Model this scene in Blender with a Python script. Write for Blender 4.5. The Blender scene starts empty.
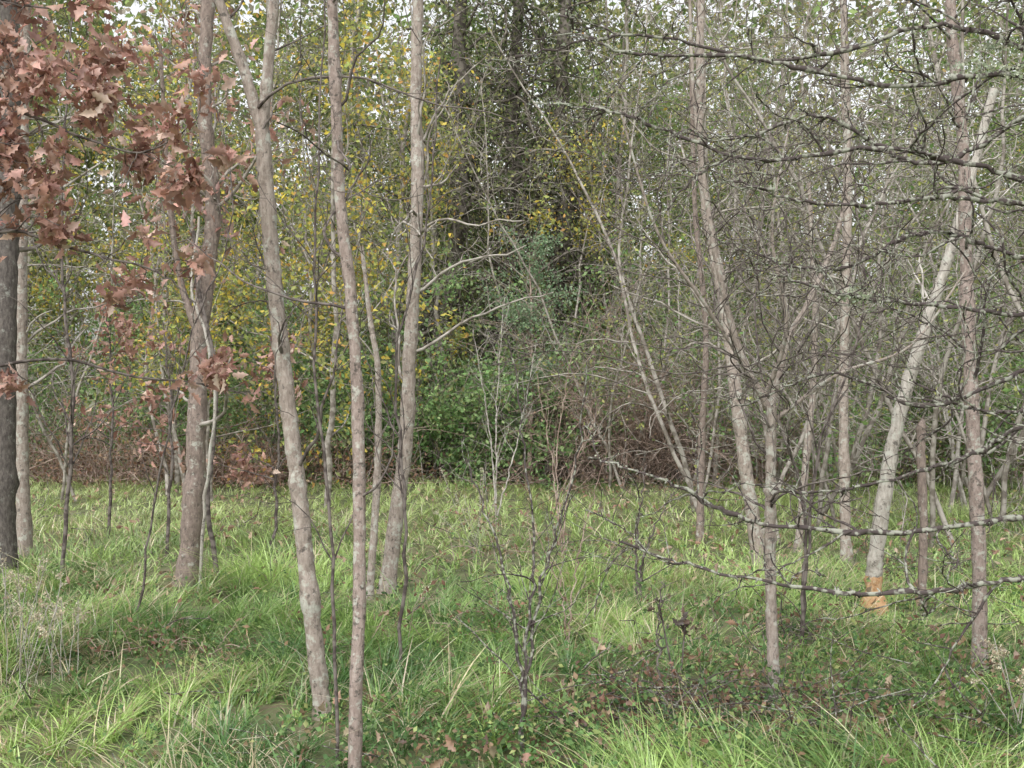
import bpy, math
import numpy as np
rng = np.random.default_rng(7)
scene = bpy.context.scene

# ------------------------------------------------------------------ helpers
def nrm(v):
    return v / np.maximum(np.linalg.norm(v, axis=-1, keepdims=True), 1e-9)

def vnoise(x, y, s, seed):
    r = np.random.default_rng(seed).random((64, 64))
    fx = np.asarray(x) / s + 1000.3; fy = np.asarray(y) / s + 1000.7
    ix = np.floor(fx).astype(int); iy = np.floor(fy).astype(int)
    a = fx - ix; b = fy - iy
    a = a*a*(3-2*a); b = b*b*(3-2*b)
    g = lambda i, j: r[i % 64, j % 64]
    return (g(ix, iy)*(1-a)+g(ix+1, iy)*a)*(1-b) + (g(ix, iy+1)*(1-a)+g(ix+1, iy+1)*a)*b

def gz(x, y):
    return (vnoise(x, y, 3.0, 1)-.5)*0.10 + (vnoise(x, y, 1.1, 2)-.5)*0.05 - .05

class B:
    def __init__(s): s.v=[]; s.f=[]; s.c=[]; s.m=[]; s.n=0
    def add(s, v, f, m=0, c=None):
        v = np.asarray(v, float).reshape(-1, 3); f = np.asarray(f, int).reshape(-1, 4)
        if len(v) == 0: return
        if c is None: c = np.full((len(v), 3), .3)
        s.v.append(v); s.f.append(f+s.n); s.c.append(c); s.m.append(np.full(len(f), m)); s.n += len(v)
    def mesh(s, name, mats, loc=(0,0,0)):
        v = np.concatenate(s.v)-np.array(loc); f = np.concatenate(s.f)
        c = np.concatenate(s.c); m = np.concatenate(s.m)
        me = bpy.data.meshes.new(name)
        me.vertices.add(len(v)); me.vertices.foreach_set("co", v.astype(np.float32).ravel())
        me.loops.add(len(f)*4); me.loops.foreach_set("vertex_index", f.astype(np.int32).ravel())
        me.polygons.add(len(f))
        me.polygons.foreach_set("loop_start", (np.arange(len(f))*4).astype(np.int32))
        for mt in mats: me.materials.append(mt)
        me.polygons.foreach_set("material_index", m.astype(np.int32))
        me.polygons.foreach_set("use_smooth", np.ones(len(f), bool))
        at = me.color_attributes.new("Col", 'FLOAT_COLOR', 'POINT')
        c4 = np.ones((len(v), 4), np.float32); c4[:, :3] = c
        at.data.foreach_set("color", c4.ravel())
        me.update(calc_edges=True)
        return me
    def obj(s, name, mats, loc=(0,0,0)):
        return place(name, s.mesh(name, mats, loc), loc)

def place(name, me, loc=(0,0,0), rot=0, sc=1):
    o = bpy.data.objects.new(name, me); scene.collection.objects.link(o)
    o.location = loc; o.rotation_euler = (0, 0, rot)
    o.scale = (sc, sc, sc) if np.isscalar(sc) else sc
    return o

def tube(b, P, R, k=5, m=0, rough=0.0, r=rng):
    P = np.asarray(P, float); R = np.asarray(R, float)
    if P.ndim == 2: P = P[None]; R = R[None]
    M, N, _ = P.shape
    if M == 0: return
    T = np.gradient(P, axis=1); T = nrm(T)
    mt = np.abs(nrm(P[:, -1]-P[:, 0])[:, 2])
    A = np.where(mt[:, None] < .7, np.array([[0, 0, 1.]]), np.array([[1., 0, 0]]))[:, None, :]
    U = nrm(np.cross(T, np.broadcast_to(A, T.shape))); V = np.cross(T, U)
    an = np.arange(k)/k*2*math.pi
    rr = R[:, :, None]*(1+rough*r.normal(size=(M, N, k)))
    v = P[:, :, None, :] + rr[..., None]*(U[:, :, None, :]*np.cos(an)[None, None, :, None]+V[:, :, None, :]*np.sin(an)[None, None, :, None])
    i, j, q = np.meshgrid(np.arange(M), np.arange(N-1), np.arange(k), indexing='ij')
    q2 = (q+1) % k
    base = i*N*k
    f = np.stack([base+j*k+q, base+j*k+q2, base+(j+1)*k+q2, base+(j+1)*k+q], -1).reshape(-1, 4)
    b.add(v.reshape(-1, 3), f, m)

def walk(p0, d0, L, n, wander, up, r=rng):
    M = len(p0); P = np.zeros((M, n, 3)); P[:, 0] = p0; d = nrm(d0)
    for i in range(1, n):
        d = d + r.normal(size=(M, 3))*wander
        d[:, 2] += up
        d = nrm(d)
        P[:, i] = P[:, i-1]+d*(L/(n-1))[:, None]
    return P

def spawn(P, R, dens, lo, hi, ang=(35, 70), rf=.5, n=6, wander=.18, up=.05, t0=.1, t1=1., minr=.002, r=rng, rel=True, taper=.3, hbias=0):
    """children along every parent line; dens = children per metre"""
    if P.ndim == 2: P = P[None]; R = R[None]
    M, N, _ = P.shape
    if M == 0: return np.zeros((0, n, 3)), np.zeros((0, n))
    L = np.linalg.norm(np.diff(P, axis=1), axis=2).sum(1)
    cnt = r.poisson(L*(t1-t0)*dens)
    idx = np.repeat(np.arange(M), cnt); K = len(idx)
    if K == 0: return np.zeros((0, n, 3)), np.zeros((0, n))
    t = r.uniform(t0, t1, K); fi = np.minimum(t*(N-1), N-1.001); i0 = fi.astype(int); a = (fi-i0)[:, None]
    pos = P[idx, i0]*(1-a)+P[idx, i0+1]*a
    tan = nrm(P[idx, i0+1]-P[idx, i0]); rad = (R[idx, i0]*(1-a[:, 0])+R[idx, i0+1]*a[:, 0])
    rv = r.normal(size=(K, 3)); rv[:, 2] *= (1-hbias)
    perp = nrm(np.cross(tan, np.cross(rv, tan)))
    th = np.radians(r.uniform(ang[0], ang[1], K))[:, None]
    d = tan*np.cos(th)+perp*np.sin(th)
    ln = r.uniform(lo, hi, K)
    if rel: ln = ln*(1.15-.7*t)
    C = walk(pos, d, ln, n, wander, up, r)
    r0 = np.maximum(rad*rf, minr)
    CR = r0[:, None]*np.linspace(1, taper, n)[None]
    CR = np.maximum(CR, minr*.7)
    return C, CR

def smooth(pts, n, jit=0.0, r=rng):
    p = np.asarray(pts, float); m = len(p)
    q = np.vstack([2*p[0]-p[1], p, 2*p[-1]-p[-2]])
    out = []
    for t in np.linspace(0, m-1.0001, n):
        i = int(t); u = t-i
        a, b_, c, d = q[i], q[i+1], q[i+2], q[i+3]
        out.append(.5*((2*b_)+(-a+c)*u+(2*a-5*b_+4*c-d)*u*u+(-a+3*b_-3*c+d)*u**3))
    o = np.array(out)
    if jit:
        j = r.normal(size=o.shape)*jit; j[0] = 0; j[:, 2] *= .3
        o = o+j
    return o

def rotm(n, r=rng, flat=0.0):
    q = r.normal(size=(n, 4))
    if flat: q[:, 1:3] *= (1-flat)
    q = nrm(q); w, x, y, z = q.T
    return np.stack([np.stack([1-2*(y*y+z*z), 2*(x*y-z*w), 2*(x*z+y*w)], -1),
                     np.stack([2*(x*y+z*w), 1-2*(x*x+z*z), 2*(y*z-x*w)], -1),
                     np.stack([2*(x*z-y*w), 2*(y*z+x*w), 1-2*(x*x+y*y)], -1)], 1)

LEAF = (np.array([[0, 0, 0], [.3, .45, .08], [0, 1, -.05], [-.3, .45, .08]]), np.array([[0, 1, 2, 3]]))
def oak():
    ys = [0, .14, .28, .4, .53, .67, .8, 1]; ws = [.02, .19, .11, .30, .16, .27, .12, .02]
    v = []; f = []
    for i, (y, w) in enumerate(zip(ys, ws)):
        z = -.45*y*y
        v += [[-w, y+(.04 if w > .15 else 0), z+w*.6], [0, y, z], [w, y+(.04 if w > .15 else 0), z+w*.35]]
        if i:
            a = 3*(i-1); c = 3*i
            f += [[a, a+1, c+1, c], [a+1, a+2, c+2, c+1]]
    return np.array(v), np.array(f)
OAK = oak()

def scatter(b, tpl, pos, size, cols, m, r=rng, flat=0.0):
    n = len(pos)
    if n == 0: return
    tv, tf = tpl; k = len(tv)
    Rm = rotm(n, r, flat)
    v = np.einsum('nij,kj->nki', Rm, tv)*size[:, None, None]+pos[:, None, :]
    f = (tf[None]+(np.arange(n)*k)[:, None, None]).reshape(-1, 4)
    b.add(v.reshape(-1, 3), f, m, np.repeat(cols, k, axis=0))

def pal(n, colours, weights, r=rng, var=.25):
    c = np.array(colours)[r.choice(len(colours), n, p=np.array(weights)/sum(weights))]
    return c*(1+r.uniform(-var, var, (n, 1)))*(1+r.uniform(-.06, .06, (n, 3)))

def foliage(b, P, n, spread, size, colours, weights, m, tpl=LEAF, r=rng, flat=0.0):
    pts = P.reshape(-1, 3)
    if len(pts) == 0 or n <= 0: return
    c = pts[r.integers(0, len(pts), n)]+r.normal(size=(n, 3))*spread
    c[:, 2] = np.maximum(c[:, 2], .03)
    n = len(c)
    scatter(b, tpl, c, size*r.uniform(.6, 1.3, n), pal(n, colours, weights, r), m, r, flat)

# ------------------------------------------------------------------ materials
def bark(name, c1, c2, lichen=(.50, .50, .44), la=.5, dark=(.09, .08, .07), da=.4, lscale=14, soft=.09):
    """detailed trunk bark: streaked base, dark scars, pale lichen, bump"""
    m = bpy.data.materials.new(name); m.use_nodes = True; nt = m.node_tree; N = nt.nodes; L = nt.links
    bs = N["Principled BSDF"]; bs.inputs["Roughness"].default_value = .9; bs.inputs["Specular IOR Level"].default_value = .15
    tc = N.new("ShaderNodeTexCoord"); mp = N.new("ShaderNodeMapping"); mp.inputs["Scale"].default_value = (40, 40, 14)
    L.new(tc.outputs["Object"], mp.inputs[0])
    n1 = N.new("ShaderNodeTexNoise"); n1.inputs["Scale"].default_value = 1; n1.inputs["Detail"].default_value = 5; n1.inputs["Roughness"].default_value = .75
    L.new(mp.outputs[0], n1.inputs["Vector"])
    mx = N.new("ShaderNodeMix"); mx.data_type = 'RGBA'; mx.inputs["A"].default_value = (*c1, 1); mx.inputs["B"].default_value = (*c2, 1)
    r1 = N.new("ShaderNodeMapRange"); r1.inputs["From Min"].default_value = .38; r1.inputs["From Max"].default_value = .62
    L.new(n1.outputs["Fac"], r1.inputs["Value"]); L.new(r1.outputs[0], mx.inputs["Factor"])
    def layer(prev, col, amt, scale, seed, sf):
        n = N.new("ShaderNodeTexNoise"); n.inputs["Scale"].default_value = scale; n.inputs["Detail"].default_value = 5; n.inputs["Roughness"].default_value = .7
        mp2 = N.new("ShaderNodeMapping"); mp2.inputs["Location"].default_value = (seed, seed, seed); L.new(tc.outputs["Object"], mp2.inputs[0]); L.new(mp2.outputs[0], n.inputs["Vector"])
        r = N.new("ShaderNodeMapRange"); t = .68-.3*amt; r.inputs["From Min"].default_value = t; r.inputs["From Max"].default_value = t+sf; r.inputs["To Max"].default_value = .85
        L.new(n.outputs["Fac"], r.inputs["Value"])
        x = N.new("ShaderNodeMix"); x.data_type = 'RGBA'; x.inputs["B"].default_value = (*col, 1)
        L.new(prev, x.inputs["A"]); L.new(r.outputs[0], x.inputs["Factor"]); return x.outputs["Result"]
    o = layer(mx.outputs["Result"], dark, da, lscale*1.6, 3.1, soft)
    o = layer(o, lichen, la, lscale, 9.7, soft)
    L.new(o, bs.inputs["Base Color"])
    bp = N.new("ShaderNodeBump"); bp.inputs["Strength"].default_value = 1; bp.inputs["Distance"].default_value = .015
    L.new(n1.outputs["Fac"], bp.inputs["Height"]); L.new(bp.outputs[0], bs.inputs["Normal"])
    return m

def twig(name, c1, c2, scale=25, lo=.42, hi=.56):
    """cheap two-tone material for thin or distant wood"""
    m = bpy.data.materials.new(name); m.use_nodes = True; nt = m.node_tree; N = nt.nodes; L = nt.links
    N.remove(N["Principled BSDF"]); df = N.new("ShaderNodeBsdfDiffuse")
    tc = N.new("ShaderNodeTexCoord"); n = N.new("ShaderNodeTexNoise"); n.inputs["Scale"].default_value = scale; n.inputs["Detail"].default_value = 2
    L.new(tc.outputs["Object"], n.inputs["Vector"])
    r = N.new("ShaderNodeMapRange"); r.inputs["From Min"].default_value = lo; r.inputs["From Max"].default_value = hi; L.new(n.outputs["Fac"], r.inputs["Value"])
    mx = N.new("ShaderNodeMix"); mx.data_type = 'RGBA'; mx.inputs["A"].default_value = (*c1, 1); mx.inputs["B"].default_value = (*c2, 1)
    L.new(r.outputs[0], mx.inputs["Factor"]); L.new(mx.outputs["Result"], df.inputs["Color"]); L.new(df.outputs[0], N["Material Output"].inputs["Surface"])
    return m

def leafmat(name, trans=.4, gloss=.04):
    m = bpy.data.materials.new(name); m.use_nodes = True; nt = m.node_tree; N = nt.nodes; L = nt.links
    N.remove(N["Principled BSDF"]); df = N.new("ShaderNodeBsdfDiffuse")
    at = N.new("ShaderNodeAttribute"); at.attribute_name = "Col"
    tc = N.new("ShaderNodeTexCoord"); n = N.new("ShaderNodeTexNoise"); n.inputs["Scale"].default_value = 40; n.inputs["Detail"].default_value = 0
    L.new(tc.outputs["Object"], n.inputs["Vector"])
    hs = N.new("ShaderNodeHueSaturation"); r = N.new("ShaderNodeMapRange"); r.inputs["To Min"].default_value = .7; r.inputs["To Max"].default_value = 1.3
    L.new(n.outputs["Fac"], r.inputs["Value"]); L.new(r.outputs[0], hs.inputs["Value"]); L.new(at.outputs["Color"], hs.inputs["Color"])
    L.new(hs.outputs[0], df.inputs["Color"])
    tr = N.new("ShaderNodeBsdfTranslucent"); L.new(hs.outputs[0], tr.inputs["Color"])
    mx = N.new("ShaderNodeMixShader"); mx.inputs[0].default_value = trans
    L.new(df.outputs[0], mx.inputs[1]); L.new(tr.outputs[0], mx.inputs[2]); out = mx.outputs[0]
    if gloss:
        g = N.new("ShaderNodeBsdfGlossy"); g.inputs["Roughness"].default_value = .45; g.inputs["Color"].default_value = (1, 1, 1, 1)
        m2 = N.new("ShaderNodeMixShader"); m2.inputs[0].default_value = gloss; L.new(out, m2.inputs[1]); L.new(g.outputs[0], m2.inputs[2]); out = m2.outputs[0]
    L.new(out, N["Material Output"].inputs["Surface"])
    return m

M_tan = bark("bark_tan", (.25, .205, .175), (.43, .37, .325), la=.5, da=.4)
M_pink = bark("bark_pinkish", (.25, .195, .17), (.41, .335, .30), la=.46, da=.5, lscale=22)
M_red = bark("bark_reddish_brown", (.19, .15, .13), (.33, .265, .23), la=.36, da=.42)
M_dark = bark("bark_dark", (.075, .065, .06), (.17, .15, .135), lichen=(.28, .28, .25), la=.35, da=.4)
M_pale = bark("bark_pale", (.33, .30, .26), (.53, .49, .44), la=.52, da=.45)
M_far = twig("bark_far_haze_grey", (.19, .17, .145), (.38, .35, .30), 6)  # pale grey base colour carries the aerial perspective of the far trees
M_mid = twig("bark_woodland_haze_grey", (.20, .175, .15), (.39, .36, .32), 9)  # bark greys lightened: background haze is put into the colour, no volume
M_twig = twig("twig_pale_grey", (.28, .25, .225), (.50, .47, .43), 12)
M_brush = twig("stem_brown", (.26, .19, .155), (.46, .36, .31), 8)
M_dtwig = twig("twig_dark", (.085, .07, .065), (.19, .165, .15), 20)
M_lich = twig("twig_lichen", (.085, .07, .067), (.30, .305, .255), 34, .50, .60)
M_vine = twig("vine_wrapped_bark", (.08, .07, .06), (.19, .17, .145), 8)  # dark bark, its tone lifted to paint in distance haze
M_wood = bark("gnawed_wood", (.46, .26, .13), (.60, .40, .24), lichen=(.66, .52, .36), la=.45, dark=(.26, .14, .07), da=.4, lscale=30)
M_leaf = leafmat("leaf_green", .4, 0)
M_oak = leafmat("leaf_dead_oak", .3, .03)
M_grass = leafmat("grass_blade", .38, .05)

GREEN = [(.165, .26, .085), (.235, .33, .12), (.315, .40, .16), (.12, .185, .07)]
OLIVE = [(.31, .33, .14), (.235, .27, .12), (.40, .39, .165), (.185, .205, .105)]
YELLOW = [(.60, .52, .13), (.66, .51, .10), (.42, .46, .15), (.60, .37, .13)]
BROWN = [(.26, .16, .11), (.36, .23, .16), (.18, .11, .08), (.42, .30, .22)]
OAKC = [(.38, .215, .17), (.50, .31, .25), (.27, .145, .11), (.60, .43, .36)]

# ------------------------------------------------------------------ ground
def ground():
    s = np.concatenate([-np.geomspace(600, 20, 14), np.linspace(-19, 19, 96), np.geomspace(20, 600, 14)])
    X, Y = np.meshgrid(s, s+8, indexing='ij')
    Z = gz(X, Y)
    v = np.stack([X, Y, Z], -1).reshape(-1, 3); n = len(s)
    i, j = np.meshgrid(np.arange(n-1), np.arange(n-1), indexing='ij')
    f = np.stack([i*n+j, (i+1)*n+j, (i+1)*n+j+1, i*n+j+1], -1)
    m = bpy.data.materials.new("forest_soil"); m.use_nodes = True; N = m.node_tree.nodes; L = m.node_tree.links
    tc = N.new("ShaderNodeTexCoord"); no = N.new("ShaderNodeTexNoise"); no.inputs["Scale"].default_value = 3; no.inputs["Detail"].default_value = 6; no.inputs["Roughness"].default_value = .7
    cr = N.new("ShaderNodeValToRGB"); e = cr.color_ramp.elements
    e[0].position = .35; e[0].color = (.07, .085, .035, 1); e[1].position = .65; e[1].color = (.19, .155, .10, 1)
    x = e.new(.5); x.color = (.12, .135, .06, 1)
    L.new(tc.outputs["Object"], no.inputs["Vector"]); L.new(no.outputs["Fac"], cr.inputs[0]); L.new(cr.outputs[0], N["Principled BSDF"].inputs["Base Color"])
    N["Principled BSDF"].inputs["Roughness"].default_value = .95
    b = B(); b.add(v, f); b.obj("ground", [m])
ground()

TRUNKS = np.array([(-.97, 5.7), (-.66, 4.6), (1.44, 6.0), (2.81, 6.6), (2.71, 8.2), (3.10, 8.3), (-2.80, 9.4), (-1.05, 9.1), (-1.15, 8.8), (-4.62, 10), (2.41, 10.6), (.04, 5.0)])
# ------------------------------------------------------------------ grass
def grass():
    b = B(); r = np.random.default_rng(11)
    def batch(n, y0, y1, wid, hmul, pw, longf=0.0, thin=0.0):
        u = r.random(n)
        y = (y0**pw+u*(y1**pw-y0**pw))**(1/pw)
        x = r.uniform(-1, 1, n)*(y*.56+1.6)
        cs = .21
        jx = (np.floor(x/cs)+vnoise(np.floor(x/cs), np.floor(y/cs), 1.0, 31))*cs
        jy = (np.floor(y/cs)+vnoise(np.floor(x/cs), np.floor(y/cs), 1.0, 32))*cs
        px = jx+(x-jx)*.4; py = jy+(y-jy)*.4
        dens = vnoise(x, y, .9, 5)*.5+vnoise(x, y, .33, 6)*.5
        bare = np.exp(-((x-.9)**2/1.2+(y-5.7)**2/.5))*.8+np.exp(-((x+.5)**2/.8+(y-4.9)**2/.12))*.25+np.exp(-((x-1.2)**2/.25+(y-5.35)**2/.06))*.5+np.exp(-((x-.8)**2/.5+(y-4.4)**2/.4))*.45
        keep = r.random(n) < np.clip(dens*2.6-bare-.32-thin, .04, 1)
        px, py, x, y, dens, bare = px[keep], py[keep], x[keep], y[keep], dens[keep], bare[keep]; n = len(px)
        big = vnoise(px, py, 1.7, 8)
        h = hmul*(.08+.33*dens*(.3+1.2*big))*r.uniform(.45, 1.25, n)*(1-.5*bare.clip(0, 1))+longf
        for tx, ty in TRUNKS:                      # grass stays short right around the stems
            dd = np.hypot((px-tx), (py-ty+.25)/1.6); h *= 1-.65*np.exp(-(dd/.22)**2)
        comb = vnoise(px, py, 1.3, 91)*9          # neighbouring tufts are flattened the same way
        a = np.where(r.random(n) < .5, np.arctan2(y-py, x-px)+r.normal(size=n), comb+r.normal(size=n)*.7)
        lean = r.uniform(.25, 1.4, n)+(longf > 0)*.5; droop = r.uniform(.0, .6, n)
        D = np.stack([np.cos(a), np.sin(a), np.zeros(n)], -1)
        ts = np.array([0, .35, .7, 1.])
        sd = a+math.pi/2+r.normal(size=n)*.5
        S = np.stack([np.cos(sd), np.sin(sd), r.normal(size=n)*.2], -1)
        w = wid*r.uniform(.4, 1.3, n); V = []
        for t, wf in zip(ts, (1, .95, .6, .08)):
            p = np.stack([px, py, gz(px, py)], -1)+D*(h*lean*(t**1.7))[:, None]
            p[:, 2] += h*(t-droop*t*t*1.3)
            V += [p-S*(w*wf/2)[:, None], p+S*(w*wf/2)[:, None]]
        V = np.stack(V, 1)
        f0 = np.array([[0, 1, 3, 2], [2, 3, 5, 4], [4, 5, 7, 6]])
        F = (f0[None]+(np.arange(n)*8)[:, None, None]).reshape(-1, 4)
        k = vnoise(px, py, 2.2, 9)*.4+vnoise(px, py, .42, 10)*.6
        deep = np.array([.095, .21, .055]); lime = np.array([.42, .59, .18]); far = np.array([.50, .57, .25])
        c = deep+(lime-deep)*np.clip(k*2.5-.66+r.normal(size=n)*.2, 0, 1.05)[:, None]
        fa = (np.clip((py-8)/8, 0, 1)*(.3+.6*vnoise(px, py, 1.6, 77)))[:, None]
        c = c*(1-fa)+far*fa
        st = r.random(n) < (.05+.16*(vnoise(px, py, .8, 12) > .6)+.14*(vnoise(px, py, 2.5, 13) > .6)+.25*(longf > 0))
        c[st] = pal(st.sum(), [(.60, .52, .34), (.46, .36, .23), (.72, .65, .48)], [2, 1, 1], r)
        c = c*r.uniform(.7, 1.3, (n, 1))
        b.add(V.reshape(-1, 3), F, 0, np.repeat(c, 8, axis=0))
    batch(165000, 2.2, 9.5, .0075, .95, 1.5)
    batch(9000, 2.2, 10, .006, .6, 1.5, longf=.22, thin=.5)
    batch(110000, 9, 24, .014, .75, 1.6)
    b.obj("grass", [M_grass])
grass()

def litter():
    b = B(); r = np.random.default_rng(21)
    n = 4200; y = (3**1.4+r.random(n)*(21**1.4-3**1.4))**(1/1.4); x = r.uniform(-1, 1, n)*(y*.55+1)
    z = gz(x, y)+r.uniform(.03, .2, n)
    kp = vnoise(x, y, 1.2, 61) > .4; x, y, z = x[kp], y[kp], z[kp]; n = len(x)
    scatter(b, OAK, np.stack([x, y, z], -1), r.uniform(.04, .085, n), pal(n, BROWN+[(.5, .38, .27)], [2, 3, 1, 2, 2], r), 0, r, .3)
    n = 1100; x = r.normal(1.0, .7, n); y = r.normal(5.6, .4, n)
    scatter(b, OAK, np.stack([x, y, gz(x, y)+r.uniform(.02, .12, n)], -1), r.uniform(.04, .075, n), pal(n, BROWN, [3, 2, 3, 1], r), 0, r, .3)
    b.obj("fallen_leaves", [M_oak])
    b = B()
    n = 420; y = np.concatenate([(3**1.4+r.random(300)*(20**1.4-3**1.4))**(1/1.4), r.normal(5.5, .35, 120)]); x = np.concatenate([r.uniform(-1, 1, 300)*(y[:300]*.55+1), r.normal(1.1, .6, 120)])
    d = r.normal(size=(n, 3))*[1, 1, .18]
    P = walk(np.stack([x, y, gz(x, y)+r.uniform(.04, .16, n)], -1), d, r.uniform(.15, .8, n), 8, .12, 0, r); P[:, :, 2] = np.maximum(P[:, :, 2], .0)
    R = r.uniform(.0025, .006, (n, 1))*np.linspace(1, .5, 8)[None]; tube(b, P, R, 5, 0)
    P1, R1 = spawn(P, R, 5, .05, .25, (30, 70), .6, 5, .2, .02, .1, 1, .0015, r); tube(b, P1, R1, 3, 0)
    b.obj("fallen_sticks", [M_lich])
litter()

def groundcover():
    b = B(); r = np.random.default_rng(22)
    for cx, cy, sx, sy, n, h in [(.6, 5.2, .9, .5, 5200, .17), (-.2, 5.0, .5, .35, 900, .13), (1.9, 5.9, .8, .4, 1800, .17), (-2.0, 6.6, .9, .6, 1500, .14), (2.6, 5.0, .6, .4, 1100, .16), (0, 8.5, 2.5, 1.2, 3400, .17), (-1.3, 4.9, .5, .3, 500, .12), (3.2, 8.2, 1.5, .8, 2200, .18), (.3, 6.8, 1.2, .5, 1800, .17)]:
        x = r.normal(cx, sx, n); y = r.normal(cy, sy, n); k = vnoise(x, y, .3, 44)
        z = gz(x, y)+.03+h*k*r.random(n)*1.6
        scatter(b, LEAF, np.stack([x, y, z], -1), r.uniform(.02, .042, n), pal(n, [(.13, .23, .09), (.21, .33, .13), (.085, .15, .065), (.38, .43, .18), (.26, .19, .12)], [3, 3, 2.5, 1.2, 1.8], r), 0, r, .5)
    b.obj("low_vine_ground_cover", [M_leaf])
groundcover()

# ------------------------------------------------------------------ woodland trees (shared meshes)
def treemesh(name, seed, H, r0, nb, bark_m, leafn, lc, lw, lsize, spread, tw=1.0, lowest=.15, br=(1.6, 3.8)):
    r = np.random.default_rng(seed); b = B()
    lean = r.normal(size=2)*.06*H
    tr = smooth([(0, 0, -.1), (lean[0]*.2+r.normal()*.15, lean[1]*.2, H*.25), (lean[0]*.7+r.normal()*.35, lean[1]*.6, H*.6), (lean[0], lean[1], H)], 26, .03, r)
    R = np.linspace(r0, r0*.2, 26)
    tube(b, tr, R, 8, 0, .05, r)
    P1, R1 = spawn(tr, R, nb/H, br[0], br[1], (30, 75), .42, 9, .17, .04, lowest, 1, .01, r)
    tube(b, P1, R1, 4, 0)
    P2, R2 = spawn(P1, R1, 2.2*tw, .5, 1.5, (30, 75), .45, 6, .22, .0, .1, 1, .006, r); tube(b, P2, R2, 3, 0)
    P3, R3 = spawn(P2, R2, 3.0*tw, .25, .7, (30, 80), .6, 4, .25, .0, .1, 1, .004, r); tube(b, P3, R3, 3, 0)
    if leafn: foliage(b, np.concatenate([P2.reshape(-1, 3), P3.reshape(-1, 3)]), leafn, spread, lsize, lc, lw, 1, r=r)
    return b.mesh(name, [bark_m, M_leaf])

def thicketmesh(seed, H, ns, mat, leafn=900, dn=1.0):
    """small crooked, many-stemmed, bare fine-twigged tree"""
    r = np.random.default_rng(seed); b = B()
    p = r.normal(size=(ns, 3))*[.12, .12, 0]; d = np.tile([0, 0, 1.], (ns, 1))+r.normal(size=(ns, 3))*[.20, .20, 0]
    P = walk(p, d, H*r.uniform(.7, 1.15, ns), 20, .10, .03, r); R = np.linspace(1, .22, 20)[None]*r.uniform(.020, .038, (ns, 1))
    tube(b, P, R, 6, 0, .05, r)
    P1, R1 = spawn(P, R, 3.6*dn, .9, 2.6, (35, 80), .42, 12, .22, -.015, .12, 1, .007, r); tube(b, P1, R1, 4, 0)
    P2, R2 = spawn(P1, R1, 3.2*dn, .35, 1.2, (30, 80), .5, 7, .26, -.03, .1, 1, .0045, r); tube(b, P2, R2, 3, 0)
    P3, R3 = spawn(P2, R2, 4.0*dn, .15, .5, (30, 80), .6, 4, .25, 0, .1, 1, .0032, r); tube(b, P3, R3, 3, 0)
    foliage(b, P3, leafn, .06, .06, OLIVE+GREEN[:1]+YELLOW[2:3], [2, 3, 2, 1, 2, 1], 1, r=r)
    return b.mesh("fine_twigged_tree_mesh", [mat, M_leaf])

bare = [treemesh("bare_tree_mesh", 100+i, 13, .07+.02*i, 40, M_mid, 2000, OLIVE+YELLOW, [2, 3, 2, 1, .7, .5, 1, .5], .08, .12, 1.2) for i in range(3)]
oliv = [treemesh("olive_leaf_tree_mesh", 120+i, 15, .11, 40, M_far, 13500, OLIVE+GREEN[:2]+YELLOW[:1], [3, 3, 2, 3, 1.5, 1, .3], .12, .28, .8, lowest=.05) for i in range(3)]
gren = [treemesh("green_leaf_tree_mesh", 140+i, 12, .09, 40, M_far, 14000, GREEN+OLIVE[:2], [3, 3, 2, 2, 2, 1], .11, .25, .8, lowest=.03) for i in range(2)]
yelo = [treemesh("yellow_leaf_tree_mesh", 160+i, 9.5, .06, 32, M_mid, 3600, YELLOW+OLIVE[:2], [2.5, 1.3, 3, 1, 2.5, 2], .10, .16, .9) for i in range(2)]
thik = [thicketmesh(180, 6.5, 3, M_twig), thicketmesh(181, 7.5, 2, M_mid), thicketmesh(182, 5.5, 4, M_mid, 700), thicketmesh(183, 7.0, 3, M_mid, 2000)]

R_ = np.random.default_rng(5)
def put(kind, name, x, y, sc=1.0, zs=1.0):
    me = kind[int(R_.integers(len(kind)))]
    place(name, me, (x, y, -.05), R_.uniform(0, 6.28), (sc, sc, sc*zs))
for x, y in [(-9.5, 19), (-7.2, 20.5), (-5.0, 22), (-3.6, 24), (-2.4, 21.5), (.2, 25), (1.9, 23), (4.4, 22), (6.6, 23), (9.2, 21), (3.0, 27), (8.2, 27), (-7.5, 27), (-11.5, 24), (-14, 22), (14, 23), (12.2, 18)]:
    put(bare, "bare_woodland_tree", x+R_.normal()*.3, y, R_.uniform(.85, 1.15))
for x, y in [(-10.5, 23), (-8, 28), (-5.8, 25), (-3.2, 28), (-.6, 29), (2, 28), (-12.5, 29), (-16, 30), (-1.8, 33), (-6, 33), (-21, 32), (.6, 31.5)]:
    put(oliv, "olive_leaved_tree", x, y, R_.uniform(.9, 1.1))
for x, y in [(5, 27), (7.2, 29), (11, 30), (15, 30), (3.8, 33), (9, 35), (21, 32)]:
    put(oliv, "olive_leaved_tree", x, y, R_.uniform(.85, 1.0), .8)
for x, y, s in [(8.0, 22.5, .7), (10.8, 22, .8), (4.2, 24, .65), (6.2, 25, .7), (9.6, 26, .8), (13.5, 26, .9), (-1.5, 25.5, .8), (-10, 32, .9), (1.3, 24.5, .7), (16.5, 24, .8), (-15, 25, .9), (12.2, 20.5, .7), (2.8, 23.5, .6), (-7.2, 23.5, .7), (7.6, 18.0, .42), (9.3, 19.4, .5)]:
    put(gren, "green_leaved_tree", x, y, s)
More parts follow.
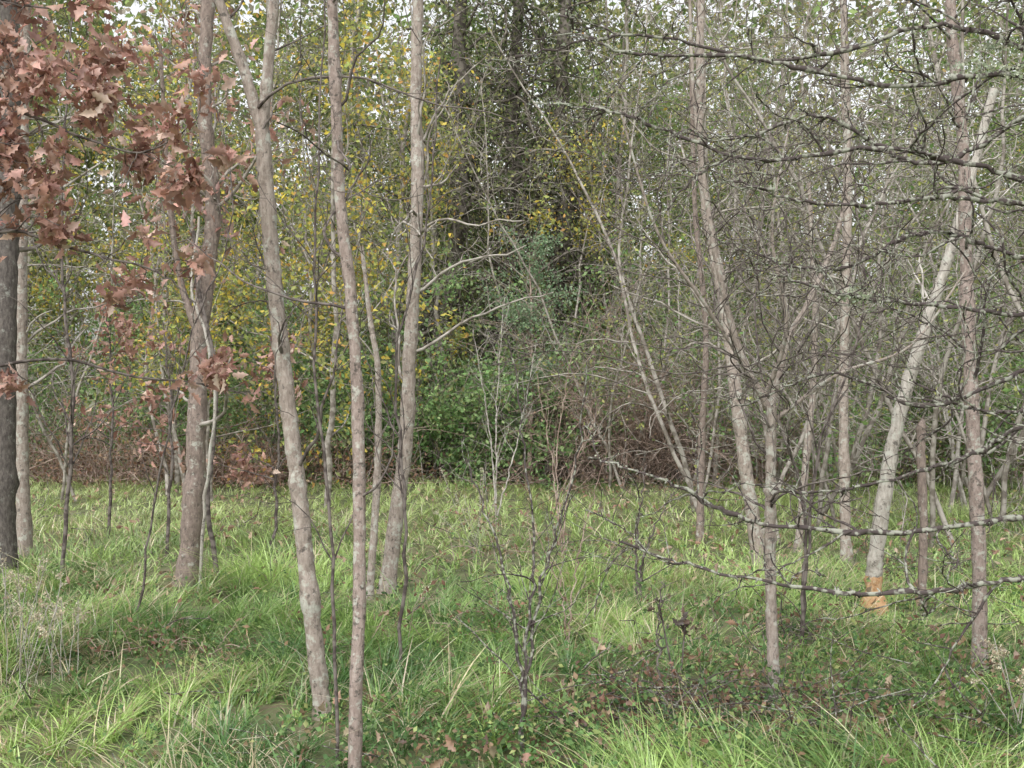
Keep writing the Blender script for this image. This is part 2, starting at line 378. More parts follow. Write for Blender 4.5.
for x, y in [(-5.6, 18.5), (-3.4, 19.5), (-2.6, 15.5), (2.4, 22), (-8.3, 21), (-13, 20), (-4.6, 16.8), (-.9, 20.5)]:
    put(yelo, "yellowing_maple_tree", x, y, R_.uniform(.75, .95))
for x, y in [(2.6, 15), (3.8, 13.2), (4.7, 16), (5.8, 13.5), (6.8, 16.5), (4.4, 11.5), (8.3, 15.5), (1.6, 18), (3.3, 18.5), (5.4, 18.8), (7.4, 19), (9.4, 18.2), (10.8, 16.2), (-5.2, 17.5), (-6.6, 16.2), (-8.4, 18), (-3.2, 21.0), (.6, 19.8), (-10.5, 17), (2.9, 12.2), (5.3, 10.2), (13, 14), (-1.2, 19.8), (2.4, 19.4), (-4.4, 20), (4.2, 17.4), (6.2, 15)]:
    put(thik, "fine_twigged_tree", x, y, R_.uniform(.85, 1.15))

# dark vine-wrapped trees in the middle of the wood
def vine_tree(x, y, s):
    r = np.random.default_rng(s); b = B()
    tr = smooth([(x-.3, y, -.1), (x-.25, y, 2.5), (x+.2, y, 5), (x+.1, y, 8), (x+.5, y, 12)], 30, .04, r); R = np.linspace(.24, .10, 30)
    tube(b, tr, R, 10, 0, .08, r)
    P1, R1 = spawn(tr, R, 3.6, 1.5, 4.2, (35, 80), .28, 12, .26, .0, .12, 1, .03, r); tube(b, P1, R1, 5, 0)
    P2, R2 = spawn(P1, R1, 4.0, .5, 1.8, (30, 80), .4, 7, .30, -.08, .1, 1, .008, r); tube(b, P2, R2, 3, 0)
    a, _ = spawn(tr, R, 14, .8, 2.8, (60, 90), .2, 9, .25, -.28, .2, 1, .012, r); tube(b, a, np.full(a.shape[:2], .012), 3, 0)
    foliage(b, np.concatenate([tr, P1.reshape(-1, 3), a.reshape(-1, 3)]), 6000, .3, .09, [(.10, .125, .06), (.15, .175, .09), (.24, .26, .12)], [2, 2, 1], 1, r=r)
    b.obj("vine_wrapped_tree", [M_vine, M_leaf], (x, y, 0))
vine_tree(-1.2, 21.8, 77)
vine_tree(-.1, 23.4, 78)
vine_tree(.9, 22.6, 79)

def far_forest():
    b = B(); r = np.random.default_rng(88)
    n = 80000; x = r.uniform(-60, 60, n); y = r.uniform(40, 52, n)
    top = 11+9*vnoise(x, y, 7, 50)+3*vnoise(x, y, 2, 51)+3*(x < 0)
    z = top*r.random(n)**.8
    k = vnoise(x+z*.7, z*1.3-x*.2, 1.6, 52)
    kp = r.random(n) < np.clip(k*1.9-.05, .1, 1)
    p = np.stack([x, y, z], -1)[kp]; n = len(p)
    scatter(b, LEAF, p, r.uniform(.3, .55, n), pal(n, OLIVE+GREEN+[(.33, .29, .23)], [2, 3, 1, 3, 2, 2, 1, 2, 5], r), 1, r)
    n = 160; px = r.uniform(-60, 60, n); py = r.uniform(38, 52, n)
    P = walk(np.stack([px, py, np.zeros(n)], -1), np.tile([0, 0, 1.], (n, 1))+r.normal(size=(n, 3))*.05, r.uniform(9, 17, n), 12, .04, .02, r)
    R = np.linspace(.14, .04, 12)[None].repeat(n, 0); tube(b, P, R, 5, 0)
    P1, R1 = spawn(P, R, 1.2, 1.5, 4, (30, 70), .4, 6, .15, .05, .2, 1, .03, r); tube(b, P1, R1, 3, 0)
    b.obj("distant_forest", [M_far, M_leaf])
far_forest()

# ------------------------------------------------------------------ undergrowth at the meadow edge
def brush(name, cx, cy, rx, ry, h, ns, stem, leafn, lc, lw, lsize=.07, seed=0, arch=-.06, spread=.12, sr=.009, hv=.35, k1=1.0):
    r = np.random.default_rng(seed); b = B()
    p = np.stack([r.normal(cx, rx*.55, ns), r.normal(cy, ry*.55, ns), np.zeros(ns)], -1)
    d = np.tile([0, 0, 1.], (ns, 1))+r.normal(size=(ns, 3))*hv
    P = walk(p, d, h*r.uniform(.6, 1.35, ns), 12, .10, arch, r)
    P[:, :, 2] = np.maximum(P[:, :, 2], .05*(np.arange(12) > 0))
    R = sr*np.linspace(1, .4, 12)[None].repeat(ns, 0)*r.uniform(.6, 1.5, (ns, 1)); tube(b, P, R, 4, 0)
    P1, R1 = spawn(P, R, 3.0/k1, .3*k1, 1.0*k1, (30, 75), .6, 6, .2, -.02, .15, 1, .004*k1, r); tube(b, P1, R1, 3, 0)
    P2, R2 = spawn(P1, R1, 3.0/k1, .15*k1, .45*k1, (30, 80), .6, 4, .2, 0, .15, 1, .003*k1, r); tube(b, P2, R2, 3, 0)
    if leafn: foliage(b, np.concatenate([P1.reshape(-1, 3), P2.reshape(-1, 3)]), leafn, spread, lsize, lc, lw, 1, r=r)
    b.obj(name, [stem, M_leaf], (cx, cy, 0))
FG = [(.22, .36, .14), (.31, .46, .20), (.41, .53, .25), (.15, .25, .10)]
k = 0
for a in [(-1.6, 19.8, 1.2, .7, 2.6, 26, 6500), (-.1, 19.6, 1.2, .7, 2.5, 30, 8000), (.9, 20.2, .9, .8, 2.8, 26, 5000),
          (-4.3, 20.2, 1.6, .9, 3.2, 30, 5500), (-6.6, 20.3, 1.6, .9, 3.4, 30, 5500), (-9, 20.6, 1.8, .9, 3.4, 30, 4800),
          (6.0, 21, 1.8, .9, 3.2, 26, 4500), (8.6, 20.5, 1.8, .9, 3.8, 30, 6500), (11.4, 21, 1.8, .9, 3.8, 30, 5000),
          (-12.5, 21, 1.9, .9, 3.2, 30, 4000), (15.5, 22, 1.9, .9, 3.4, 30, 4000), (-2.9, 21.5, 1.5, .9, 3.8, 26, 6000), (3.8, 21.8, 1.9, .9, 3.6, 26, 4500), (7.4, 18.2, 1.5, .8, 2.8, 24, 5000), (5.2, 17.6, 1.2, .8, 2.3, 22, 3200), (-3.0, 19.6, 1.0, .6, 1.9, 20, 3500), (2.2, 21.6, 1.5, .7, 3.8, 24, 3500)]:
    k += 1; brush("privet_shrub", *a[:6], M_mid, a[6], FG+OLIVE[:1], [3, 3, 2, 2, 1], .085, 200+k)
for a in [(2.0, 19.6, 1.1, .6, 3.3, 190), (2.9, 19.9, 1.1, .6, 3.2, 160), (1.1, 19.9, .8, .5, 2.9, 90), (4.6, 19.6, 1.4, .6, 2.2, 110), (6.9, 19.6, 1.6, .6, 1.8, 90), (9.6, 19.4, 1.6, .6, 1.6, 80)]:
    k += 1; brush("brown_bramble_thicket", *a, M_brush, 700, BROWN, [2, 2, 1, 3], .06, 300+k, arch=-.12, hv=.45, sr=.009)
for a in [(-4.6, 19.0, 1.5, .5, 1.05, 110), (-6.6, 19.2, 1.5, .5, 1.05, 110), (-8.8, 19.4, 1.6, .5, 1.1, 100), (-2.8, 19.0, .9, .4, .8, 40), (-11.4, 20, 1.7, .5, 1.1, 80), (12.4, 20, 1.7, .5, 1.2, 70)]:
    k += 1; brush("brown_bramble_thicket", *a, M_brush, 1500, BROWN, [2, 2, 1, 2], .07, 300+k, arch=-.12, hv=.5, sr=.010)
# low brambles in the grass of the foreground
for a in [(1.0, 5.5, .7, .3, .42, 46, M_dtwig, 500), (1.9, 7.2, .6, .3, .4, 26, M_dtwig, 320), (-.1, 7.4, .8, .4, .38, 26, M_brush, 350), (-2.2, 7.0, .6, .3, .35, 20, M_brush, 260), (2.9, 5.7, .5, .3, .45, 26, M_dtwig, 300), (.2, 10.5, 1.0, .4, .5, 26, M_brush, 300), (3.6, 9.6, .8, .5, .5, 30, M_dtwig, 300)]:
    k += 1; brush("low_bramble", *a[:7], a[7], [(.12, .20, .08), (.20, .30, .12), (.26, .15, .11), (.34, .22, .15)], [3, 2, 2, 1], .04, 400+k, arch=-.13, spread=.03, sr=.0035, hv=.7, k1=.35)

def cedar(x, y, H):
    r = np.random.default_rng(91); b = B()
    tr = smooth([(x, y, 0), (x+.05, y, H*.5), (x, y, H)], 14, .01, r); R = np.linspace(.05, .01, 14); tube(b, tr, R, 6, 0)
    P1, R1 = spawn(tr, R, 14, .8, 1.8, (40, 75), .4, 7, .14, .03, .1, 1, .006, r); tube(b, P1, R1, 3, 0)
    P2, R2 = spawn(P1, R1, 7, .15, .5, (25, 60), .5, 4, .1, .03, .15, 1, .004, r); tube(b, P2, R2, 3, 0)
    foliage(b, P2, 7500, .07, .055, [(.27, .39, .24), (.37, .48, .31), (.19, .29, .17)], [2, 2, 1], 1, r=r)
    b.obj("red_cedar_tree", [M_brush, M_leaf], (x, y, 0))
cedar(.3, 19.2, 4.0)

# ------------------------------------------------------------------ foreground trees
def sapling(name, y, limbs, mat, seed, dens=1.6, lo=.4, hi=1.2, tw=3., branch_mat=None, t0=.35, up=.03, sides=12, leaf=None, rf=.28, rough=.045):
    """limbs: list of (points[(x,z) or (x,y,z)], r_start, r_end)"""
    r = np.random.default_rng(seed); b = B()
    base = None
    for i, (pts, ra, rb) in enumerate(limbs):
        p = [(q[0], y+(0.04*math.sin(q[1]*1.7+seed)*(q[1] > 0.05)), q[1]) if len(q) == 2 else q for q in pts]
        if base is None:
            base = (p[0][0], p[0][1], 0); p[0] = (p[0][0], p[0][1], -.12)
        n = 90 if i == 0 else 46
        c = smooth(p, n, ra*.035, r)
        lump = np.convolve(r.normal(size=n+8), np.ones(4)/4, 'same')[4:-4]
        R = np.linspace(ra, rb, n)*(1+.07*lump)
        for q in r.integers(5, n-3, max(2, n//18)):   # knots and branch scars
            R[q-1:q+2] *= np.array([1.06, 1.16, 1.06])
        if i == 0 and ra > .03: R[:6] *= np.linspace(1.35, 1.03, 6)
        tube(b, c, R, sides, 0, rough, r)
        P1, R1 = spawn(c, R, dens*1.9, lo, hi*1.3, (35, 80), rf, 12, .21, up, t0 if i == 0 else .05, 1, .004, r); tube(b, P1, R1, 5, 1)
        P2, R2 = spawn(P1, R1, tw*1.6, .15, .7, (30, 80), .5, 7, .24, .0, .1, 1, .0028, r); tube(b, P2, R2, 4, 1)
        P3, R3 = spawn(P2, R2, tw*1.6, .08, .3, (30, 80), .6, 4, .22, .0, .1, 1, .002, r); tube(b, P3, R3, 3, 1)
        if leaf and len(P2): foliage(b, np.concatenate([P2.reshape(-1, 3), P3.reshape(-1, 3)]), leaf[0]//len(limbs), leaf[1], leaf[2], leaf[3], [1]*len(leaf[3]), 2, leaf[4], r)
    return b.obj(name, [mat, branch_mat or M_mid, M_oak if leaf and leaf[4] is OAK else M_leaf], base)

sapling("slender_dark_tree", 10.0, [([(-4.62, 0), (-4.6, 1.9), (-4.59, 3.83), (-4.55, 6.1), (-4.5, 8)], .10, .07)], M_dark, 1, .9)
sapling("slender_pale_tree", 10.9, [([(-4.84, 0), (-4.86, 2), (-4.87, 4.0), (-4.8, 6), (-4.7, 7.5)], .07, .04)], M_tan, 2, 1.1, t0=.2)
sapling("reddish_bark_tree", 9.4, [([(-2.80, 0), (-2.70, .88), (-2.68, 2.08), (-2.57, 3.19), (-2.63, 4.13), (-2.57, 5.4), (-2.5, 7)], .092, .042), ([(-2.68, 2.1), (-2.85, 2.6), (-2.95, 3.4), (-3.0, 4.6)], .035, .015)], M_red, 3, 2.6, .5, 1.5, t0=.22, leaf=(520, .09, .085, OAKC, OAK))
sapling("slender_tan_tree", 5.7, [([(-.97, 0), (-1.04, .58), (-1.10, 1.10), (-1.17, 1.62), (-1.25, 2.29), (-1.30, 3.02)], .047, .039),
        ([(-1.30, 3.0), (-1.39, 3.33), (-1.53, 3.74), (-1.67, 4.3), (-1.8, 5.2)], .030, .02), ([(-1.30, 3.0), (-1.26, 3.38), (-1.22, 3.8), (-1.18, 4.5), (-1.1, 5.4)], .032, .02)], M_tan, 4, .8, .4, 1.1, branch_mat=M_dtwig, t0=.45)
sapling("slender_pinkish_tree", 4.6, [([(-.66, 0), (-.65, .38), (-.64, .84), (-.65, 1.55), (-.68, 2.05), (-.72, 2.47), (-.74, 3.06), (-.76, 3.56), (-.78, 4.6)], .030, .020)], M_pink, 5, 1.4, .4, 1.1, branch_mat=M_dtwig, t0=.25)
sapling("slender_tan_tree", 9.1, [([(-1.05, 0), (-.945, .74), (-.89, 1.15), (-.84, 2.06), (-.78, 3.23), (-.80, 4.22), (-.76, 5.4), (-.7, 6.6)], .066, .04)], M_tan, 6, 1.4, .5, 1.4, t0=.3)
sapling("slender_pale_tree", 8.8, [([(-1.15, 0), (-1.085, .92), (-1.07, 1.77), (-1.13, 2.2), (-1.2, 2.8)], .034, .015)], M_tan, 7, 1.6, .4, 1.0, t0=.4)
sapling("branching_sapling", 6.0, [([(1.44, 0), (1.42, .52), (1.41, 1.07), (1.41, 1.58)], .034, .028),
        ([(1.41, 6.0, 1.55), (1.23, 5.95, 1.89), (1.11, 5.9, 2.32), (1.03, 5.9, 2.81), (.97, 5.9, 3.36), (.95, 5.9, 4)], .021, .008),
        ([(1.41, 6.0, 1.55), (1.52, 6.05, 1.94), (1.65, 6.1, 2.16), (1.85, 6.2, 2.6), (1.93, 6.3, 3.1), (1.9, 6.3, 3.7)], .020, .008),
        ([(1.23, 5.95, 1.85), (1.0, 5.8, 2.15), (.75, 5.7, 2.5), (.55, 5.6, 3.1)], .012, .005),
        ([(1.43, 6.0, 1.5), (1.75, 5.9, 1.75), (2.1, 5.8, 1.9), (2.4, 5.8, 2.3)], .012, .005),
        ([(1.38, 6.0, 1.62), (1.45, 5.8, 2.0), (1.35, 5.7, 2.5), (1.45, 5.7, 3.1)], .013, .005)], M_tan, 8, 3.8, .4, 1.3, 3.6, branch_mat=M_dtwig, t0=.55, up=-.01)
sapling("slender_tan_tree", 10.6, [([(2.41, 0), (2.25, .87), (2.13, 1.83), (2.03, 2.6), (1.86, 3.57), (1.81, 4.83), (1.86, 6.2)], .070, .035)], M_tan, 9, 2.2, .6, 1.6, t0=.25)
sapling("slender_tan_tree", 6.6, [([(2.81, 0), (2.79, .64), (2.77, 1.42), (2.75, 2.2), (2.72, 3.1), (2.63, 3.83), (2.6, 4.6), (2.5, 5.5)], .045, .026)], M_pink, 10, 1.8, .4, 1.2, branch_mat=M_lich, t0=.25)
sapling("slender_pale_tree", 11.5, [([(2.99, 0), (3.08, .9), (3.17, 1.74), (3.17, 2.6), (3.1, 3.8)], .042, .02)], M_tan, 11, 2.5, .5, 1.3, t0=.3)
sapling("slender_tan_tree", 10.7, [([(3.26, 0), (3.24, 1.55), (3.26, 3.48), (3.24, 5.4), (3.2, 7)], .052, .03)], M_tan, 12, 2.0, .5, 1.5, t0=.25)
sapling("slender_tan_tree", 12, [([(2.05, 0), (2.08, 1.09), (2.11, 2.29), (2.0, 3.7), (1.95, 5.5)], .045, .02)], M_red, 13, 2.2, .5, 1.4, t0=.25)

# beaver-gnawed tree
def gnawed():
    r = np.random.default_rng(15); b = B(); y = 8.2
    c = smooth([(2.70, y, .24), (2.72, y, .45), (2.81, y, 1.06), (2.92, y, 1.58), (3.08, y, 2.1), (3.23, y, 2.55), (3.38, y, 3.07), (3.6, y, 3.9)], 60, .003, r); R = np.linspace(.062, .03, 60)*(1+.04*r.normal(size=60))
    R[0] = .05
    tube(b, c, R, 14, 0, .05, r)
    zs = np.array([-.1, .0, .04, .08, .115, .15, .18, .21, .24, .27]); rs = np.array([.115, .105, .10, .092, .075, .058, .053, .056, .061, .058])
    g = np.stack([np.full(10, 2.70), np.full(10, y), zs], -1); tube(b, g, rs, 18, 1, .09, r)
    P1, R1 = spawn(c, R, 3.0, .4, 1.4, (30, 75), .3, 9, .17, .05, .3, 1, .006, r); tube(b, P1, R1, 5, 2)
    P2, R2 = spawn(P1, R1, 4.5, .15, .6, (30, 75), .55, 6, .2, .03, .1, 1, .003, r); tube(b, P2, R2, 4, 2)
    b.obj("beaver_gnawed_tree", [M_pale, M_wood, M_twig], (2.70, y, 0))
gnawed()

def snag():
    r = np.random.default_rng(16); b = B(); y = 8.3
    c = smooth([(3.10, y, -.1), (3.11, y, .6), (3.09, y, 1.2), (3.10, y, 1.44)], 30, .002, r); R = np.full(30, .033)*(1+.06*r.normal(size=30)); R[0] = .045; R[-3:] = [.030, .02, .002]
    tube(b, c, R, 10, 0, .1, r); b.obj("dead_tree_snag", [M_red], (3.10, y, 0))
snag()

def stems(name, base, ends, r0, mat, seed, dens=4, lo=.15, hi=.5, leaf=None):
    r = np.random.default_rng(seed); b = B()
    for pts in ends:
        c = smooth([base]+pts, 30, .008, r); R = np.linspace(r0, r0*.35, 30)
        c[0, 2] = -.08
        tube(b, c, R, 7, 0, .08, r)
        P1, R1 = spawn(c, R, dens*1.4, lo, hi, (20, 55), .55, 8, .16, .05, .2, 1, .0025, r); tube(b, P1, R1, 4, 0)
        P2, R2 = spawn(P1, R1, 6, .08, .3, (25, 60), .6, 5, .18, .04, .1, 1, .002, r); tube(b, P2, R2, 3, 0)
    b.obj(name, [mat], (base[0], base[1], 0))
stems("multi_stemmed_shrub", (.04, 5.0, 0), [[(.07, 5, .53), (.10, 5.02, .9), (.06, 5.05, 1.4), (-.02, 5.1, 1.9)], [(.08, 5, .5), (.16, 5, .9), (.28, 4.95, 1.3), (.33, 4.9, 1.8)],
      [(.04, 5, .4), (-.02, 5, .8), (-.12, 5.1, 1.1), (-.22, 5.2, 1.35)]], .009, M_lich, 30, 5)
stems("multi_stemmed_shrub", (.95, 8.2, 0), [[(.93, 8.2, .5), (1.0, 8.2, 1.1)], [(.98, 8.2, .4), (1.2, 8.2, .9)]], .012, M_dtwig, 31, 5)
stems("twiggy_shrub", (.8, 6.0, 0), [[(.8, 6, .35), (.82, 6, .62)]], .008, M_dtwig, 32, 6, .1, .25)
stems("twiggy_shrub", (-.2, 14, 0), [[(-.3, 14, 1.2), (-.5, 14, 2.4)], [(.1, 14, 1.1), (.3, 14, 2.2)], [(-.2, 14, 1.4), (-.1, 14, 2.8)]], .011, M_twig, 33, 4, .3, 1.1)
stems("twiggy_shrub", (.5, 11, 0), [[(.4, 11, .9), (.25, 11, 1.8)], [(.6, 11, .8), (.9, 11, 1.5)], [(.45, 11, 1.), (.6, 11, 2.0)]], .009, M_brush, 37, 5, .3, .9)
stems("twiggy_shrub", (.35, 7.0, 0), [[(.3, 7, .4), (.1, 7, .9)], [(.4, 7, .5), (.55, 7, 1.1)]], .006, M_brush, 38, 6, .15, .5)
stems("dark_thin_sapling", (-.78, 4.9, 0), [[(-.80, 4.9, .9), (-.86, 4.9, 1.6), (-.88, 4.9, 2.4), (-.84, 4.9, 3.3), (-.8, 4.9, 4.2)]], .009, M_dtwig, 34, 2.5, .3, .9)
stems("dark_thin_sapling", (-.66, 6.4, 0), [[(-.62, 6.4, 1.0), (-.68, 6.4, 1.8), (-.5, 6.4, 2.6), (-.42, 6.4, 3.6)]], .012, M_dtwig, 35, 3, .3, .9)
stems("dark_thin_sapling", (-3.9, 9.5, 0), [[(-3.8, 9.5, 1.5), (-3.9, 9.5, 3), (-3.8, 9.5, 5)]], .02, M_dtwig, 36, 3, .4, 1.2)
stems("dark_thin_sapling", (-2.6, 7.6, 0), [[(-2.45, 7.6, 1.0), (-2.2, 7.5, 2.0), (-1.9, 7.5, 3.0), (-2.3, 7.5, 4.4)]], .009, M_dtwig, 39, 3, .3, 1.1)
stems("dark_thin_sapling", (1.9, 7.2, 0), [[(1.9, 7.2, 1.0), (1.6, 7.2, 2.0), (1.7, 7.2, 3.4)], [(2.0, 7.2, 1.2), (2.3, 7.2, 2.2), (2.2, 7.2, 3.4)]], .013, M_dtwig, 41, 4, .3, 1.2)

def vine():
    b = B()
    c = smooth([(-2.42, 9.1, -.05), (-2.47, 9.1, .3), (-2.53, 9.1, .75), (-2.5, 9.15, 1.1), (-2.48, 9.2, 1.7), (-2.55, 9.25, 2.1), (-2.66, 9.3, 2.5), (-2.7, 9.3, 3)], 30, .005)
    tube(b, c, np.linspace(.022, .018, 30), 8, 0, .05)
    b.obj("hanging_vine", [M_dtwig], (-2.42, 9.1, 0))
    b = B()
    c = smooth([(-2.60, 9.1, -.05), (-2.50, 9.0, .9), (-2.43, 9.0, 1.6), (-2.52, 9.05, 2.1), (-2.66, 9.1, 2.5), (-2.62, 9.2, 3.1)], 30, .006)
    tube(b, c, np.linspace(.014, .010, 30), 8, 0, .05)
    b.obj("pale_vine", [M_pale], (-2.60, 9.1, 0))
vine()

# lichen covered tree just right of frame, gnarled branches reaching in
def lichen_tree():
    r = np.random.default_rng(40); b = B()
    bx, by = 3.0, 4.3
    tr = smooth([(bx, by, -.1), (bx-.03, by, 1.2), (bx-.05, by, 2.4), (bx-.1, by, 3.6), (bx, by, 5)], 40, .004, r); R = np.linspace(.10, .05, 40); tube(b, tr, R, 12, 0, .04, r)
    main = [
        [(bx, by, 1.0), (2.2, 4.1, 1.02), (1.65, 4.0, .96), (1.25, 4.05, .93), (.75, 4.1, 1.0), (.40, 4.2, 1.1)],
        [(bx, by, 1.15), (2.1, 4.3, 1.18), (1.5, 4.3, 1.12), (.95, 4.35, 1.16), (.6, 4.4, 1.32), (.3, 4.5, 1.40)],
        [(bx, by, 1.45), (2.3, 4.6, 1.55), (1.9, 4.8, 1.35), (1.4, 4.9, 1.22), (1.0, 5.0, 1.25)],
        [(bx, by, 1.7), (2.2, 4.2, 1.92), (1.7, 4.1, 1.98), (1.25, 4.0, 2.02), (.95, 4.0, 2.1)],
        [(bx, by, 2.0), (2.2, 4.0, 2.28), (1.6, 3.9, 2.36), (1.1, 3.8, 2.32), (.7, 3.8, 2.42)],
        [(bx, by, 2.3), (2.1, 4.2, 2.45), (1.5, 4.3, 2.62), (.95, 4.3, 2.58), (.45, 4.3, 2.75), (.1, 4.3, 2.8)],
        [(bx, by, 2.5), (2.2, 4.0, 2.72), (1.75, 3.9, 2.80), (1.35, 3.9, 2.76), (.85, 3.9, 2.86), (.4, 3.9, 2.88), (.15, 3.9, 3.02)],
        [(bx, by, 2.8), (2.2, 4.3, 2.95), (1.7, 4.3, 3.1), (1.1, 4.4, 3.0), (.5, 4.4, 3.1), (.0, 4.4, 3.0)],
        [(bx, by, 2.2), (2.3, 4.6, 2.2), (1.8, 4.7, 2.35), (1.4, 4.8, 2.2), (1.0, 4.9, 2.3)],
        [(bx, by, 1.3), (2.5, 4.0, 1.5), (2.1, 3.9, 1.65), (1.7, 3.9, 1.60), (1.4, 3.9, 1.72)],
        [(bx, by, 2.6), (2.4, 4.7, 2.9), (1.9, 5.0, 2.7), (1.4, 5.1, 2.95), (.9, 5.2, 2.7), (.6, 5.2, 2.4)],
        [(bx, by, 1.8), (2.4, 4.8, 1.8), (1.9, 5.0, 1.6), (1.5, 5.1, 1.75), (1.1, 5.2, 1.6)],
    ]
    LC = [(.46, .50, .37), (.34, .38, .27), (.55, .57, .46)]
    for mi, pts in enumerate(main):
        c = smooth(pts, 60, .011, r); n = 60
        R = np.linspace(.0125, .0035, n)*(1+.35*np.abs(r.normal(size=n))*(r.random(n) < .4)); tube(b, c, R, 7, 1, .15, r)
        P1, R1 = spawn(c, R, 7.2, .2, 1.0, (35, 80), .5, 14, .22, .0, .15, 1, .0028, r, hbias=.1)
        R1 = R1*(1+.5*(r.random(R1.shape) < .3)); tube(b, P1, R1, 5, 1, .1, r)
        P2, R2 = spawn(P1, R1, 7, .06, .35, (40, 80), .65, 6, .24, 0, .1, 1, .002, r); tube(b, P2, R2, 4, 1, .1, r)
        S, SR = spawn(c, R, 24, .01, .035, (60, 90), .7, 3, .1, 0, .1, 1, .003, r); tube(b, S, SR*1.2, 4, 1)
        S, SR = spawn(P1, R1, 20, .008, .022, (60, 90), .8, 3, .1, 0, .1, 1, .0022, r); tube(b, S, SR*1.2, 3, 1)
        # shaggy lichen crusting the twigs (heavier on the high, damp boughs)
        f = 1.0 if pts[-1][2] > 2.2 else .45
        foliage(b, c, int(240*f), .007, .011, LC, [2, 2, 1], 2, r=r)
        foliage(b, P1, int(320*f), .005, .009, LC, [2, 2, 1], 2, r=r)
    for q in [(1.78, 3.9, 2.80), (1.65, 3.9, 2.82), (1.25, 4.0, 2.02), (1.9, 4.3, 3.02), (2.05, 4.2, 2.48)]:
        foliage(b, np.array([q]), 200, np.array([.05, .02, .016]), .015, LC, [1, 1, .5], 2, r=r)
    b.obj("lichen_covered_tree", [M_pink, M_lich, M_leaf], (bx, by, 0))
lichen_tree()

# oak with dead leaves: trunk just left of frame, boughs reaching in
def oak_tree():
    r = np.random.default_rng(50); b = B(); bx, by = -3.6, 5.6
    tr = smooth([(bx, by, -.1), (bx+.05, by, 1.5), (bx, by, 3), (bx+.1, by, 4.6), (bx, by, 6)], 40, .005, r); R = np.linspace(.13, .07, 40); tube(b, tr, R, 12, 0, .04, r)
    main = [([(bx, by, 2.9), (-3.0, 5.5, 3.25), (-2.6, 5.4, 3.35), (-2.2, 5.3, 3.25), (-1.9, 5.3, 3.1)], 1.2, 0),
            ([(bx, by, 2.5), (-2.9, 5.4, 2.95), (-2.5, 5.3, 3.05), (-2.1, 5.3, 2.9), (-1.75, 5.2, 2.8), (-1.5, 5.2, 2.95)], 1.15, 0),
            ([(bx, by, 2.2), (-2.9, 5.2, 2.75), (-2.5, 5.1, 2.85), (-2.3, 5.1, 2.8)], .8, 0),
            ([(bx, by, 2.0), (-2.9, 5.4, 2.3), (-2.5, 5.4, 2.45), (-2.1, 5.4, 2.35), (-1.75, 5.4, 2.25), (-1.55, 5.4, 2.1)], .7, 0),
            ([(bx, by, 1.5), (-3.1, 6.2, 1.75), (-2.7, 6.5, 1.85), (-2.3, 6.6, 1.75), (-1.9, 6.7, 1.70), (-1.6, 6.7, 1.62)], .3, 1),
            ([(bx, by, 3.3), (-2.9, 5.2, 3.6), (-2.4, 5.2, 3.5), (-2.0, 5.1, 3.45)], 1.1, 0)]
    for pts, lf, low in main:
        c = smooth(pts, 30, .012, r); R = np.linspace(.012, .003, 30); tube(b, c, R, 7, 2, .06, r)
        P1, R1 = spawn(c, R, 5 if low else 7.5, .2, .4 if low else .65, (30, 80), .55, 9, .22, -.02, .15, 1, .003, r); tube(b, P1, R1, 5, 2)
        P2, R2 = spawn(P1, R1, 7, .08, .28, (30, 80), .6, 5, .24, -.03, .2, 1, .002, r); tube(b, P2, R2, 4, 2)
        tips = np.concatenate([P2[:, -1], P2[:, -2], P1[:, -1]]); tips = tips[r.random(len(tips)) < .45]
        foliage(b, tips, int(520*lf), .035, .072, OAKC, [3, 3, 1.5, 1.5], 1, OAK, r)
    b.obj("oak_tree", [M_dark, M_oak, M_dtwig], (bx, by, 0))
oak_tree()

def young_oak(x, y, h, n, s):
    r = np.random.default_rng(s); b = B()
    c = smooth([(x, y, -.1), (x+.05, y, h*.5), (x-.02, y, h)], 18, .015, r); R = np.linspace(.020, .007, 18); tube(b, c, R, 7, 0, .05, r)
    P1, R1 = spawn(c, R, 7, .4, 1.1, (40, 75), .5, 9, .17, .02, .25, 1, .004, r); tube(b, P1, R1, 4, 0)
    P2, R2 = spawn(P1, R1, 5, .1, .35, (30, 75), .6, 5, .2, -.02, .2, 1, .0025, r); tube(b, P2, R2, 3, 0)
    foliage(b, P2[:, 2:], n, .06, .085, OAKC, [3, 3, 2, 1], 1, OAK, r)
    b.obj("young_oak_tree", [M_dtwig, M_oak], (x, y, 0))
young_oak(-3.4, 10.8, 2.3, 260, 71)
young_oak(-2.5, 11.5, 2.2, 330, 72)
young_oak(-4.6, 12.5, 2.6, 320, 73)

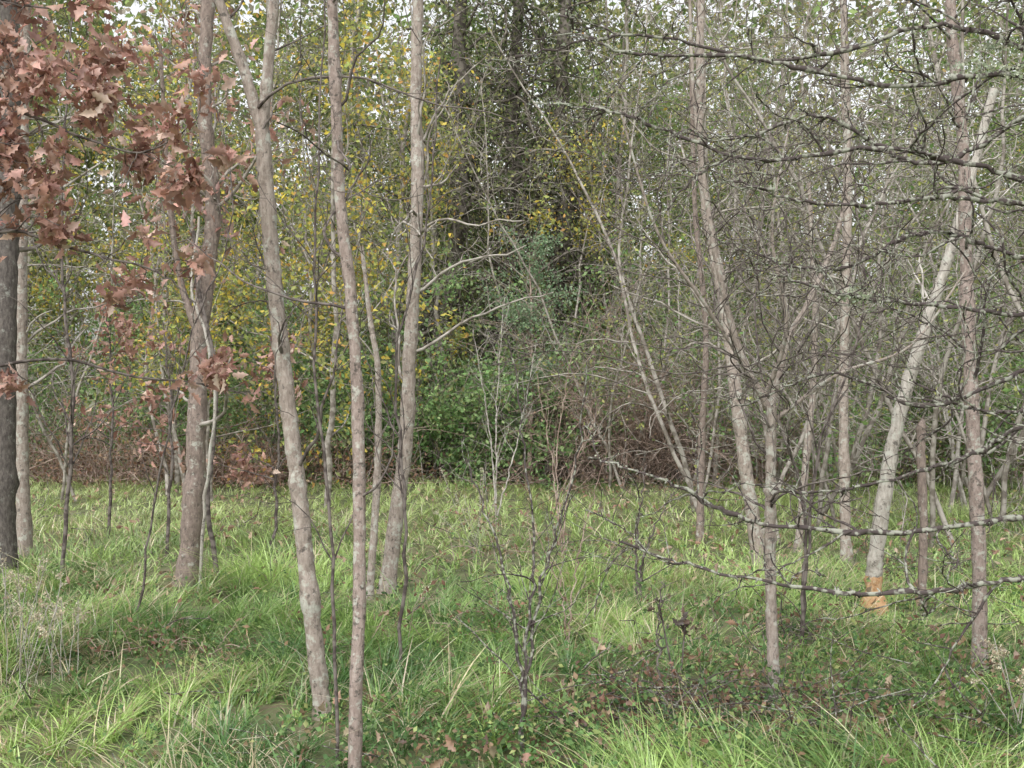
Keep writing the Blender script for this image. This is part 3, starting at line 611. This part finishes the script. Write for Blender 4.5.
def dry_plants():
    r = np.random.default_rng(60)
    for (x, y, h) in [(-2.75, 6.1, .62), (-2.6, 6.3, .5), (-2.9, 6.5, .65), (2.35, 5.1, .5), (-.35, 11, .8)]:
        b = B(); n = 7
        P = walk(np.tile([x, y, 0.], (n, 1))+r.normal(size=(n, 3))*[.05, .05, 0], np.tile([0, 0, 1.], (n, 1))+r.normal(size=(n, 3))*.2, h*r.uniform(.7, 1.2, n), 8, .06, 0, r)
        tube(b, P, np.full(P.shape[:2], .0022), 4, 0)
        P1, R1 = spawn(P, np.full(P.shape[:2], .0025), 14, .04, .12, (30, 60), .8, 5, .1, .02, .65, 1, .0015, r); tube(b, P1, R1, 3, 0)
        foliage(b, P1[:, 2:], 600, .01, .014, [(.70, .65, .50), (.55, .48, .36)], [1, 1], 1, r=r)
        b.obj("dried_goldenrod_plant", [M_twig, M_leaf], (x, y, 0))
    b = B(); x, y = .88, 6.0
    P = walk(np.array([[x, y, -.05], [x+.02, y, -.05]]), np.array([[0, 0, 1.], [.1, 0, 1]]), np.array([.55, .47]), 8, .05, 0, r); tube(b, P, np.full(P.shape[:2], .005), 5, 0)
    foliage(b, P[:, -2:], 34, .022, .045, [(.08, .06, .05), (.13, .09, .07)], [1, 1], 1, OAK, r)
    b.obj("dead_flower_stalk", [M_dtwig, M_oak], (x, y, 0))
dry_plants()

# ------------------------------------------------------------------ light, sky, camera
w = bpy.data.worlds.new("World"); scene.world = w; w.use_nodes = True; N = w.node_tree.nodes; L = w.node_tree.links
sk = N.new("ShaderNodeTexSky"); sk.sky_type = 'NISHITA'; sk.sun_disc = False
sk.sun_elevation = math.radians(50); sk.sun_rotation = math.radians(200); sk.dust_density = 4; sk.air_density = 1.2
hs = N.new("ShaderNodeHueSaturation"); hs.inputs["Saturation"].default_value = .10; hs.inputs["Value"].default_value = 1.9
L.new(sk.outputs[0], hs.inputs["Color"]); L.new(hs.outputs[0], N["Background"].inputs["Color"]); N["Background"].inputs["Strength"].default_value = .15
sl = bpy.data.lights.new("sun", 'SUN'); sl.energy = .7; sl.angle = math.radians(60); sl.color = (1, .97, .92)
so = bpy.data.objects.new("sun", sl); scene.collection.objects.link(so)
so.rotation_euler = (math.radians(40), 0, math.radians(-20))
cd = bpy.data.cameras.new("camera"); co = bpy.data.objects.new("camera", cd); scene.collection.objects.link(co)
co.location = (0, 0, 1.7); co.rotation_euler = (math.radians(90), 0, 0); cd.lens = 38.6; cd.sensor_width = 36; cd.clip_end = 2000; cd.clip_start = .05
scene.camera = co
scene.view_settings.view_transform = 'Standard'; scene.view_settings.look = 'None'; scene.view_settings.exposure = 0
